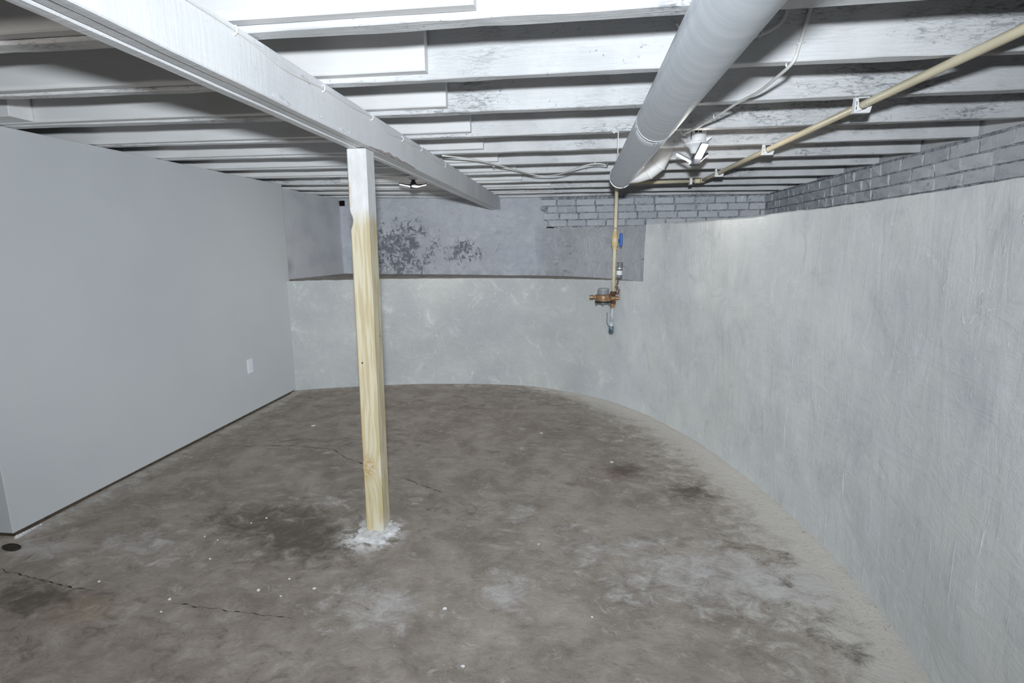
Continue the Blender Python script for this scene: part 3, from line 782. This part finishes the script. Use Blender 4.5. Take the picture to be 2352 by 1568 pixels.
# white elbow turning to the right and up between the joists at the far end
bm = nb(); EL = [(XD+.02, 3.62, 1.782), (XD+.09, 3.62, 1.785), (XD+.155, 3.60, 1.800), (XD+.205, 3.575, 1.836), (XD+.235, 3.55, 1.90), (XD+.24, 3.55, 2.03)]
tube(bm, EL, .062, 36); obj('branch_elbow', bm, 'white_enamel', duct, 'white painted branch elbow')
for t in (2, 3):
    p = Vector(EL[t]); d = (Vector(EL[t+1])-Vector(EL[t-1])).normalized()
    bm = nb(); ringmesh(bm, p-d*.003, p+d*.003, .0640, .060, 28); obj('gore_seam', bm, 'white_enamel', duct, smooth=True)

# ------------------------------------------------------------------ water pipe
PR = .0145
pipe = thing('water_pipe', 'beige plastic water pipe clipped under the joists and dropping to the meter', 'pipe', (.315, 4.36, 1.0))
PX = lambda y: 1.118-.024*(y-.6)
ZPp = 1.838
YC = 4.63; XV, YV = .318, 4.365
bm = nb(); tube(bm, [(PX(y), y, ZPp) for y in np.linspace(.95, YC-.05, 20)], PR, 16); obj('pipe_run', bm, 'cpvc_beige', pipe, smooth=True)
# elbow and short run to the left
el = [(PX(YC), YC-.06, ZPp), (PX(YC), YC-.02, ZPp), (PX(YC)-.006, YC-.006, ZPp), (PX(YC)-.02, YC, ZPp), (PX(YC)-.055, YC-.002, ZPp)]
bm = nb(); tube(bm, crs(el, 4), PR+.005, 16); obj('pipe_elbow', bm, 'cpvc_beige', pipe, smooth=True)
bm = nb(); tube(bm, [(PX(YC)-.03, YC, ZPp), (.60, YC-.09, ZPp-.012), (XV+.04, YV+.02, 1.812)], PR, 16); obj('pipe_run', bm, 'cpvc_beige', pipe, smooth=True)
bm = nb(); tube(bm, crs([(XV+.05, YV+.03, 1.813), (XV+.015, YV+.008, 1.810), (XV+.003, YV+.002, 1.798), (XV, YV, 1.765)], 4), PR+.005, 16); obj('pipe_elbow', bm, 'cpvc_beige', pipe, smooth=True)
bm = nb(); tube(bm, [(XV, YV, 1.80), (XV-.004, YV, 1.4), (XV-.008, YV-.005, .94)], PR, 16); obj('pipe_drop', bm, 'cpvc_beige', pipe, smooth=True)
# ball valve
vz = 1.365; bm = nb(); lathe(bm, (XV-.005, YV, vz), [(.0175, -.075), (.0195, -.072), (.0195, -.045), (.026, -.040), (.027, 0), (.026, .038), (.0195, .043), (.0195, .070), (.0175, .073)], 24)
vb = obj('valve_body', bm, 'cpvc_fitting', pipe, 'tan ball valve body', smooth=True)
bm = nb(); tube(bm, [(XV+.015, YV, vz), (XV+.036, YV-.001, vz)], .010, 14); obj('valve_stem', bm, 'blue_plastic', vb, 'blue stem')
bm = nb(); box(bm, XV+.032, XV+.054, YV-.020, YV+.020, vz-.050, vz+.055, .009); obj('valve_handle', bm, 'blue_plastic', vb, 'blue lever handle')
for dz in (.085, .095):
    bm = nb(); ringmesh(bm, (XV-.004, YV, vz+dz), (XV-.004, YV, vz+dz+.004), PR+.0006, PR-.001, 18); obj('print_mark', bm, 'wire_grey', pipe, 'dark printed band')
# clamps under the joists
def clamp(x, y, ztop, along='Y'):
    bm = nb(); zc = ZPp; rr = PR+.003; T = .020
    # J-shaped plate in the plane across the pipe
    out = [(-.030, ztop-zc), (-.021, ztop-zc)]
    for k in range(0, 15): a = math.radians(170+k*11); out.append((rr*math.cos(a), rr*math.sin(a)))
    out += [(.024, -.004), (.030, -.006), (.024, -.030), (-.034, -.030)]
    def P(u, v, t): return (x+u, y+t, zc+v) if along == 'Y' else (x+t, y+u, zc+v)
    f = [bm.verts.new(P(u, v, -T/2)) for u, v in out]; b = [bm.verts.new(P(u, v, T/2)) for u, v in out]
    n = len(out)
    for k in range(n): bm.faces.new((f[k], f[(k+1) % n], b[(k+1) % n], b[k]))
    bm.faces.new(f); bm.faces.new(b[::-1])
    bmesh.ops.triangulate(bm, faces=[q for q in bm.faces if len(q.verts) > 4])
    o = obj('pipe_clamp', bm, 'white_plastic', pipe, 'white plastic pipe clamp')
    bm = nb(); box(bm, *( (x-.032, x+.020, y-.010, y+.010) if along == 'Y' else (x-.010, x+.010, y-.032, y+.020)), ztop-.004, ztop, .001); obj('clamp_foot', bm, 'white_plastic', o)
    for (u, v, a_, b_) in ((-.0255, .006, .0012, .007), (-.0255, -.012, .0012, .006)):
        bm = nb()
        if along == 'Y': box(bm, x+u-a_, x+u+a_, y-.0105, y-.0095, zc+v-b_, zc+v+b_)
        else: box(bm, x-.0105, x-.0095, y+u-a_, y+u+a_, zc+v-b_, zc+v+b_)
        obj('slot', bm, 'slot_dark', o)
for ji in (7, 9, 11):
    y = YF[ji]-TH[ji]/2; clamp(PX(y), y-.006, zbot(ji, 1.0)-.001)
clamp(.93, YC-.005, zbot(12, 1.0)-.001, 'X')

# ------------------------------------------------------------------ water meter
MX, MY, MZ = .235, 4.345, .903
meter = thing('water_meter', 'brass water meter with grey register on the plaster wall', 'meter', (MX, MY, MZ-.30))
bm = nb(); lathe(bm, (MX-.005, MY, MZ), [(.050, -.026), (.064, -.024), (.066, .0), (.066, .020), (.060, .028), (.048, .032)], 36); obj('meter_body', bm, 'brass', meter, smooth=False)
bm = nb(); lathe(bm, (MX-.005, MY, MZ), [(.066, -.033), (.068, -.031), (.068, -.027), (.066, -.025)], 36); obj('gasket', bm, 'gasket_black', meter)
bm = nb(); lathe(bm, (MX-.005, MY, MZ), [(.058, -.046), (.068, -.043), (.068, -.034), (.060, -.032)], 36); bp = obj('bottom_plate', bm, 'lamp_grey', meter)
for k in range(6):
    a = math.radians(20+60*k); bm = nb(); lathe(bm, (MX-.005+.061*math.cos(a), MY+.061*math.sin(a), MZ), [(.006, -.056), (.007, -.054), (.007, -.030), (.006, -.028)], 6); obj('bolt', bm, 'lamp_grey', meter)
bm = nb(); lathe(bm, (MX-.008, MY-.004, MZ), [(.046, .028), (.047, .034), (.045, .066), (.043, .068)], 32); rg = obj('register', bm, 'register_grey', meter, 'grey register housing', smooth=False)
bm = nb(); lathe(bm, (MX-.008, MY-.004, MZ), [(.044, .067), (.044, .074), (.036, .080), (.012, .082)], 32); obj('register_lid', bm, 'register_lid', rg, 'grey register lid')
bm = nb(); box(bm, MX+.022, MX+.040, MY-.012, MY+.012, MZ+.062, MZ+.078, .003); obj('hinge', bm, 'register_grey', rg)
bm = nb(); lathe(bm, (MX, MY, MZ+.006), [(.012, -.118), (.017, -.116), (.018, -.088), (.013, -.086), (.012, -.076), (.020, -.074), (.020, -.055), (.024, -.05)], 20, 'X'); obj('stub', bm, 'brass', meter, 'brass inlet stub', smooth=False)
bm = nb(); lathe(bm, (MX, MY, MZ-.002), [(.024, .05), (.020, .06), (.018, .085), (.016, .09), (.014, .150), (.012, .158), (.008, .164)], 20, 'X'); obj('stub', bm, 'brass', meter, 'brass outlet stub', smooth=False)
# pipe up through brown fitting, and the riser below
bm = nb(); lathe(bm, (XV-.010, MY+.015, MZ), [(.021, -.055), (.024, -.05), (.024, -.03), (.019, -.026), (.019, .02), (.024, .024), (.024, .048), (.017, .052)], 8); obj('coupling', bm, 'dark_bronze', meter, 'dark bronze coupling')
bm = nb(); lathe(bm, (XV-.012, MY+.012, MZ), [(.016, -.080), (.019, -.078), (.021, -.058), (.021, -.05)], 16); obj('coupling', bm, 'brass', meter)
bm = nb(); tube(bm, [(XV-.013, MY+.012, MZ-.075), (XV-.014, MY+.014, MZ-.14), (XV-.017, MY+.016, MZ-.21)], [.0125, .013, .0135], 14); obj('riser', bm, 'lead_painted', meter, 'painted lead riser', smooth=True)
bm = nb(); tube(bm, [(XV-.017, MY+.016, MZ-.200), (XV-.018, MY+.018, MZ-.255)], [.017, .018], 14); obj('riser_sleeve', bm, 'lead_painted', meter, smooth=True)
bm = nb(); tube(bm, crs([(XV-.018, MY+.018, MZ-.235), (XV-.018, MY+.018, MZ-.262), (XV-.018, MY+.028, MZ-.284), (XV-.018, MY+.06, MZ-.292), (XV-.018, MY+.13, MZ-.292)], 4), .020, 16); obj('wall_elbow', bm, 'zinc_elbow', meter, 'bluish zinc elbow', smooth=True)
bm = nb(); tube(bm, crs([(XV-.052, MY+.03, MZ-.125), (XV-.053, MY+.03, MZ-.20), (XV-.046, MY+.02, MZ-.225), (XV-.03, MY+.005, MZ-.245)], 4), .0028, 6); obj('bonding_wire', bm, 'wire_grey', meter)

# transmitter strapped to the pipe
tx = thing('meter_transmitter', 'grey tube transmitter tied to the beige pipe above the water meter', 'transmitter', (XV+.030, YV-.012, 1.05))
tc = (XV+.032, YV-.024)
bm = nb(); lathe(bm, (tc[0]+.006, tc[1], 0), [(.022, 1.190), (.024, 1.188), (.024, 1.150), (.022, 1.147)], 24); obj('cap', bm, 'grey_plastic', tx, smooth=False)
bm = nb(); lathe(bm, (tc[0]+.003, tc[1], 0), [(.0225, 1.149), (.0235, 1.146), (.0225, 1.072), (.019, 1.066)], 24); bd = obj('body', bm, 'grey_plastic', tx, smooth=False)
bm = nb(); ringmesh(bm, (tc[0]+.003, tc[1], 1.090), (tc[0]+.003, tc[1], 1.124), .0240, .0225, 24); obj('label_band', bm, 'label_white', bd, 'white label')
bm = nb(); ringmesh(bm, (tc[0]+.004, tc[1], 1.140), (tc[0]+.004, tc[1], 1.147), .0255, .022, 24); obj('collar', bm, 'seam_steel', bd)
for z in (1.165, 1.080, 1.005):
    bm = nb(); cx, cy = XV+.010, YV-.010
    tube(bm, [(cx+.040*math.cos(t), cy+.030*math.sin(t), z) for t in np.linspace(0, 2*math.pi, 25)], .0016, 6); obj('cable_tie', bm, 'wire_white', tx)
for k in range(5):
    r3 = random.Random(k); o1 = lambda s: r3.uniform(-s, s)
    pts = [(tc[0]+o1(.006), tc[1]+o1(.006), 1.070), (tc[0]-.008+o1(.006), tc[1]-.006+o1(.004), 1.03), (tc[0]-.014+o1(.012), tc[1]-.006+o1(.006), .99), (tc[0]-.004+o1(.014), tc[1]-.006+o1(.006), .96), (tc[0]-.012+o1(.01), tc[1]+o1(.004), .935), (XV-.018, MY-.018, MZ+.035)]
    bm = nb(); tube(bm, crs(pts, 6), .0034, 7); obj('wire', bm, 'wire_brown', tx, smooth=True)
for k, (mt, dx) in enumerate((('wire_grey', 0), ('wire_white', .006), ('wire_grey', .012))):
    pts = [(tc[0]-.01, tc[1]-.012, .995-.01*k), (tc[0]+.012, tc[1]-.012, .97), (tc[0]+.018+dx, tc[1]-.012, .945), (tc[0]+.002, tc[1]-.012, .930), (tc[0]+.035+dx*.5, tc[1]-.010, .921-.003*k), (tc[0]+.026, tc[1]-.008, .910), (XV+.012, MY-.012, MZ+.006)]
    bm = nb(); tube(bm, crs(pts, 6), .0018, 6); obj('wire', bm, mt, tx, smooth=True)

# ------------------------------------------------------------------ lamps
def led_head(root, c, specs, led, scale=1.0):
    """socket stem under c, hub and three folding LED panels"""
    x, y, z = c
    bm = nb(); lathe(bm, (x, y, z), [(.013, 0), (.014, -.004), (.014, -.018), (.019, -.022), (.020, -.036)], 20); obj('lamp_cap', bm, 'lamp_grey' if led == 'led' else 'black_plastic', root)
    bm = nb(); lathe(bm, (x, y, z), [(.022, -.034), (.030, -.037), (.031, -.062), (.024, -.068), (.006, -.069)], 24); obj('lamp_hub', bm, 'lamp_grey' if led == 'led' else 'black_plastic', root)
    for az, el_, tw in specs:
        d = Vector((math.cos(az)*math.cos(el_), math.sin(az)*math.cos(el_), math.sin(el_)))
        side = Vector((-math.sin(az), math.cos(az), 0)); nrm = d.cross(side).normalized()
        if nrm.z > 0: nrm = -nrm
        q = Matrix.Rotation(tw, 3, d); side = q@side; nrm = q@nrm
        p0 = Vector((x, y, z-.056))+d*.026
        def slab(a0, a1, w_, n0, n1):
            bm = nb(); vs = [bm.verts.new(p0+d*a+side*s+nrm*n) for n in (n0, n1) for s in (-w_, w_) for a in (a0, a1)]
            for f in ((0, 2, 3, 1), (4, 5, 7, 6), (0, 1, 5, 4), (2, 6, 7, 3), (0, 4, 6, 2), (1, 3, 7, 5)): bm.faces.new([vs[i] for i in f])
            return bm
        pn = obj('led_panel', slab(0, .088*scale, .024*scale, -.007, .003), 'lamp_grey' if led == 'led' else 'black_plastic', root)
        obj('led_face', slab(.005, .083*scale, .021*scale, .0031, .006), led, pn, 'glowing LED face')
LX, LY = .640, 3.085
lamp = thing('ceiling_lamp', 'white lampholder with glowing folding LED panels on a joist beside the duct', 'lamp', (LX, LY, 1.79))
bm = nb(); lathe(bm, (LX, LY, 0), [(.050, 1.925), (.052, 1.92), (.052, 1.868), (.050, 1.866)], 40); bx_ = obj('junction_box', bm, 'white_plastic', lamp, 'round white plastic junction box', smooth=False)
for k, dx in enumerate((-.010, .010)):
    bm = nb(); box(bm, LX+dx-.008, LX+dx+.008, LY-.0525, LY-.048, 1.908, 1.922); obj('knockout', bm, 'slot_dark', bx_)
bm = nb(); box(bm, LX-.036, LX-.034, LY-.047, LY-.037, 1.875, 1.922); obj('seam', bm, 'slot_dark', bx_)
for sx in (-1, 1):
    bm = nb(); vs = [(sx*.048, 1.885), (sx*.080, 1.893), (sx*.080, 1.889), (sx*.056, 1.868), (sx*.048, 1.868)]
    f = [bm.verts.new((LX+u, LY-.012, v)) for u, v in vs]; b = [bm.verts.new((LX+u, LY+.012, v)) for u, v in vs]
    for k in range(5): bm.faces.new((f[k], f[(k+1) % 5], b[(k+1) % 5], b[k]))
    bm.faces.new(f); bm.faces.new(b[::-1]); obj('bracket_ear', bm, 'white_plastic', bx_)
bm = nb(); lathe(bm, (LX, LY, 0), [(.058, 1.868), (.061, 1.866), (.061, 1.858), (.057, 1.853), (.044, 1.846), (.034, 1.836), (.028, 1.822), (.024, 1.812), (.022, 1.808)], 40); obj('lampholder', bm, 'white_plastic', lamp, 'white porcelain lampholder', smooth=True)
led_head(lamp, (LX, LY, 1.815), [(math.radians(-58), math.radians(54), 0), (math.radians(172), math.radians(30), 0), (math.radians(50), math.radians(30), 0)], 'led')
LX2, LY2 = -1.262, 4.13
lamp2 = thing('ceiling_lamp', 'black folding LED lamp glowing behind the beam', 'lamp', (LX2, LY2, 1.76))
bm = nb(); lathe(bm, (LX2, LY2, 0), [(.056, 1.8665), (.057, 1.860), (.040, 1.852), (.026, 1.842)], 32); obj('lampholder', bm, 'white_plastic', lamp2, 'white lampholder', smooth=True)
led_head(lamp2, (LX2, LY2, 1.848), [(math.radians(172), math.radians(12), 0), (math.radians(-55), math.radians(-2), 0), (math.radians(55), math.radians(12), 0)], 'led_far')

# added fill lamp, out of view on the left, lifts the shade under the ceiling
LX3, LY3 = -1.95, .486
fill_lamp = thing('ceiling_lamp', 'added folding LED fill lamp, unseen, under a joist between beam and side wall', 'lamp', (LX3, LY3, 1.76))
bm = nb(); lathe(bm, (LX3, LY3, 0), [(.056, 1.874), (.057, 1.862), (.040, 1.852), (.026, 1.842)], 32)
obj('lampholder', bm, 'white_plastic', fill_lamp, 'white lampholder', smooth=True)
led_head(fill_lamp, (LX3, LY3, 1.848), [(math.radians(60), math.radians(50), 0), (math.radians(180), math.radians(40), 0), (math.radians(-60), math.radians(40), 0)], 'led_fill')

# ------------------------------------------------------------------ cables
def cable(name, pts, r, label, mat='cable_white', flat=1.0, n=8):
    P = crs(pts, n); root = thing(name, label, 'cable', tuple(P[0]))
    bm = nb(); tube(bm, P, r, 10)
    obj('sheath', bm, mat, root, smooth=True)
    return root
def staple(root, p, axis, wd=.014, h=.008, normal=(0, 0, -1)):
    """small insulated staple: bridge and two legs; axis = direction across the cable"""
    a = Vector(axis).normalized(); nn = Vector(normal).normalized(); p = Vector(p); bm = nb()
    tube(bm, [p-a*wd/2-nn*.004, p-a*wd/2+nn*h*.7, p-a*wd*.25+nn*h, p+a*wd*.25+nn*h, p+a*wd/2+nn*h*.7, p+a*wd/2-nn*.004], .0022, 7)
    obj('staple', bm, 'white_plastic', root)
YJ2 = YF[6]-TH[6]
c1 = cable('power_cable', [(.69, YJ2-.012, 2.03), (.672, YJ2-.009, 1.95), (.660, YJ2-.008, 1.90), (.652, YJ2-.010, 1.872), (.645, YJ2+.012, 1.857), (.638, 1.90, 1.850), (.630, 2.05, 1.846), (.612, 2.26, 1.858), (.585, 2.46, 1.855), (.55, 2.62, 1.852), (.515, 2.76, 1.853), (.52, 2.88, 1.885), (.56, 3.03, 1.90), (.588, 3.065, 1.90)], .0052, 'white power cable looping from joist to joist to the ceiling lamp')
staple(c1, (.665, YJ2-.004, 1.915), (1, 0, .2), .020, .010, (0, -1, 0)); staple(c1, (.646, YJ2+.02, 1.866), (1, .3, 0), .018, .008); staple(c1, (.585, 2.455, 1.862), (1, -.2, 0), .016, .010); staple(c1, (.515, 2.752, 1.866), (1, -.3, 0), .016, .018)
c2 = cable('power_cable', [(.628, YJ2-.010, 2.035), (.612, YJ2-.009, 1.985), (.585, YJ2-.008, 1.960), (.535, YJ2-.008, 1.940), (.45, YJ2-.009, 1.925), (.36, YJ2-.010, 1.92), (.30, YJ2-.010, 1.99)], .0052, 'white power cable curving behind the top of the duct')
staple(c2, (.55, YJ2-.004, 1.945), (.4, 0, 1), .018, .010, (0, -1, 0))
c3 = cable('power_cable', [(-.80, 3.215, 1.862), (-.66, 3.36, 1.862), (-.56, 3.55, 1.860), (-.44, 3.82, 1.857), (-.33, 4.08, 1.852), (-.24, 4.13, 1.846), (-.11, 3.97, 1.838), (.05, 3.70, 1.850), (.13, 3.675, 1.857), (.185, 3.695, 1.855), (.203, 3.745, 1.858), (.210, 3.79, 1.89), (.212, 3.80, 1.95)], .0042, 'thin white cable drooping under the joists between beam and duct end')
staple(c3, (-.33, 4.09, 1.862), (1, 0, 0)); staple(c3, (.12, 3.675, 1.866), (0, 1, 0)); staple(c3, (-.56, 3.69, 1.866), (1, 0, 0))
ST = [(1.311, 1.853), (1.771, 1.846), (2.195, 1.852), (2.578, 1.841), (2.899, 1.851), (3.428, 1.842)]
wp = [(-.8345, .3, 1.850), (-.8345, .85, 1.846)]
for k, (y, z) in enumerate(ST):
    wp.append((-.8345, y, z-.004))
    if k < len(ST)-1: wp.append((-.8345, (y+ST[k+1][0])/2, (z+ST[k+1][1])/2-.004-.012*(k % 2 == 0)-.006))
wp += [(-.834, 3.62, 1.846), (-.828, 3.80, 1.858)]
c4 = cable('bell_wire', wp, .0022, 'thin white wire stapled along the side of the beam')
for y, z in ST: staple(c4, (-.839, y, z-.004), (0, .25, 1), .022, .010, (1, 0, 0))

# ------------------------------------------------------------------ wall outlet
OY, OZ = 3.855, .395
out = thing('wall_outlet', 'white electrical outlet low on the grey partition', 'outlet', (XP, OY, OZ-.057))
bm = nb(); box(bm, XP, XP+.006, OY-.035, OY+.035, OZ-.057, OZ+.057, .0025); obj('cover_plate', bm, 'outlet_white', out)
for dz in (-.021, .021):
    bm = nb(); box(bm, XP+.0055, XP+.0085, OY-.0165, OY+.0165, OZ+dz-.0145, OZ+dz+.0145, .002); rc = obj('receptacle', bm, 'outlet_white', out)
    for dy in (-.006, .006):
        bm = nb(); box(bm, XP+.0083, XP+.0089, OY+dy-.001, OY+dy+.001, OZ+dz-.002, OZ+dz+.007); obj('slot', bm, 'slot_dark', rc)
bm = nb(); lathe(bm, (XP+.006, OY, OZ), [(.003, 0), (.003, .0012), (.001, .0018)], 10, 'X'); obj('screw', bm, 'seam_steel', out)

# ------------------------------------------------------------------ chips of paint on the floor
CHIPS = [(-1.223, 1.727), (-1.007, 1.757), (-1.139, 1.807), (-1.534, 1.642), (-1.903, 1.71), (-.467, 1.70), (-.343, 1.439), (-1.562, 1.907), (-1.516, 2.259), (-1.628, 2.049), (-.15, 2.164), (.237, 3.119), (.074, 1.711), (-1.512, 1.573), (-1.957, 3.597), (-.23, 3.595), (-1.115, 1.701), (-1.709, 2.07), (-1.565, 2.208)]
SZ = [10, 9, 7, 9, 8, 11, 9, 8, 8, 6, 6, 18, 6, 6, 22, 16, 5, 6, 6]
for (x, y), s in zip(CHIPS, SZ):
    s = s/1000*.62; r4 = random.Random(x); bm = nb(); zf = .004*N3(x*1.7, y*1.7, .3); n = 8
    top = []; bot = []
    for k in range(n):
        a = 2*math.pi*k/n; r = s*r4.uniform(.55, 1.1); px, py = x+r*1.25*math.cos(a), y+r*math.sin(a); cu = r4.uniform(0, .0015)
        top.append(bm.verts.new((px, py, zf+.0028+cu))); bot.append(bm.verts.new((px, py, zf+.0006)))
    for k in range(n): q = (k+1) % n; bm.faces.new((bot[k], bot[q], top[q], top[k]))
    bm.faces.new(top); bm.faces.new(bot[::-1])
    tag(obj('paint_chip', bm, 'plaster_chip', origin=(x, y, zf)), 'small white chip of paint lying on the concrete floor', 'paint chip', 'paint chips on the floor')
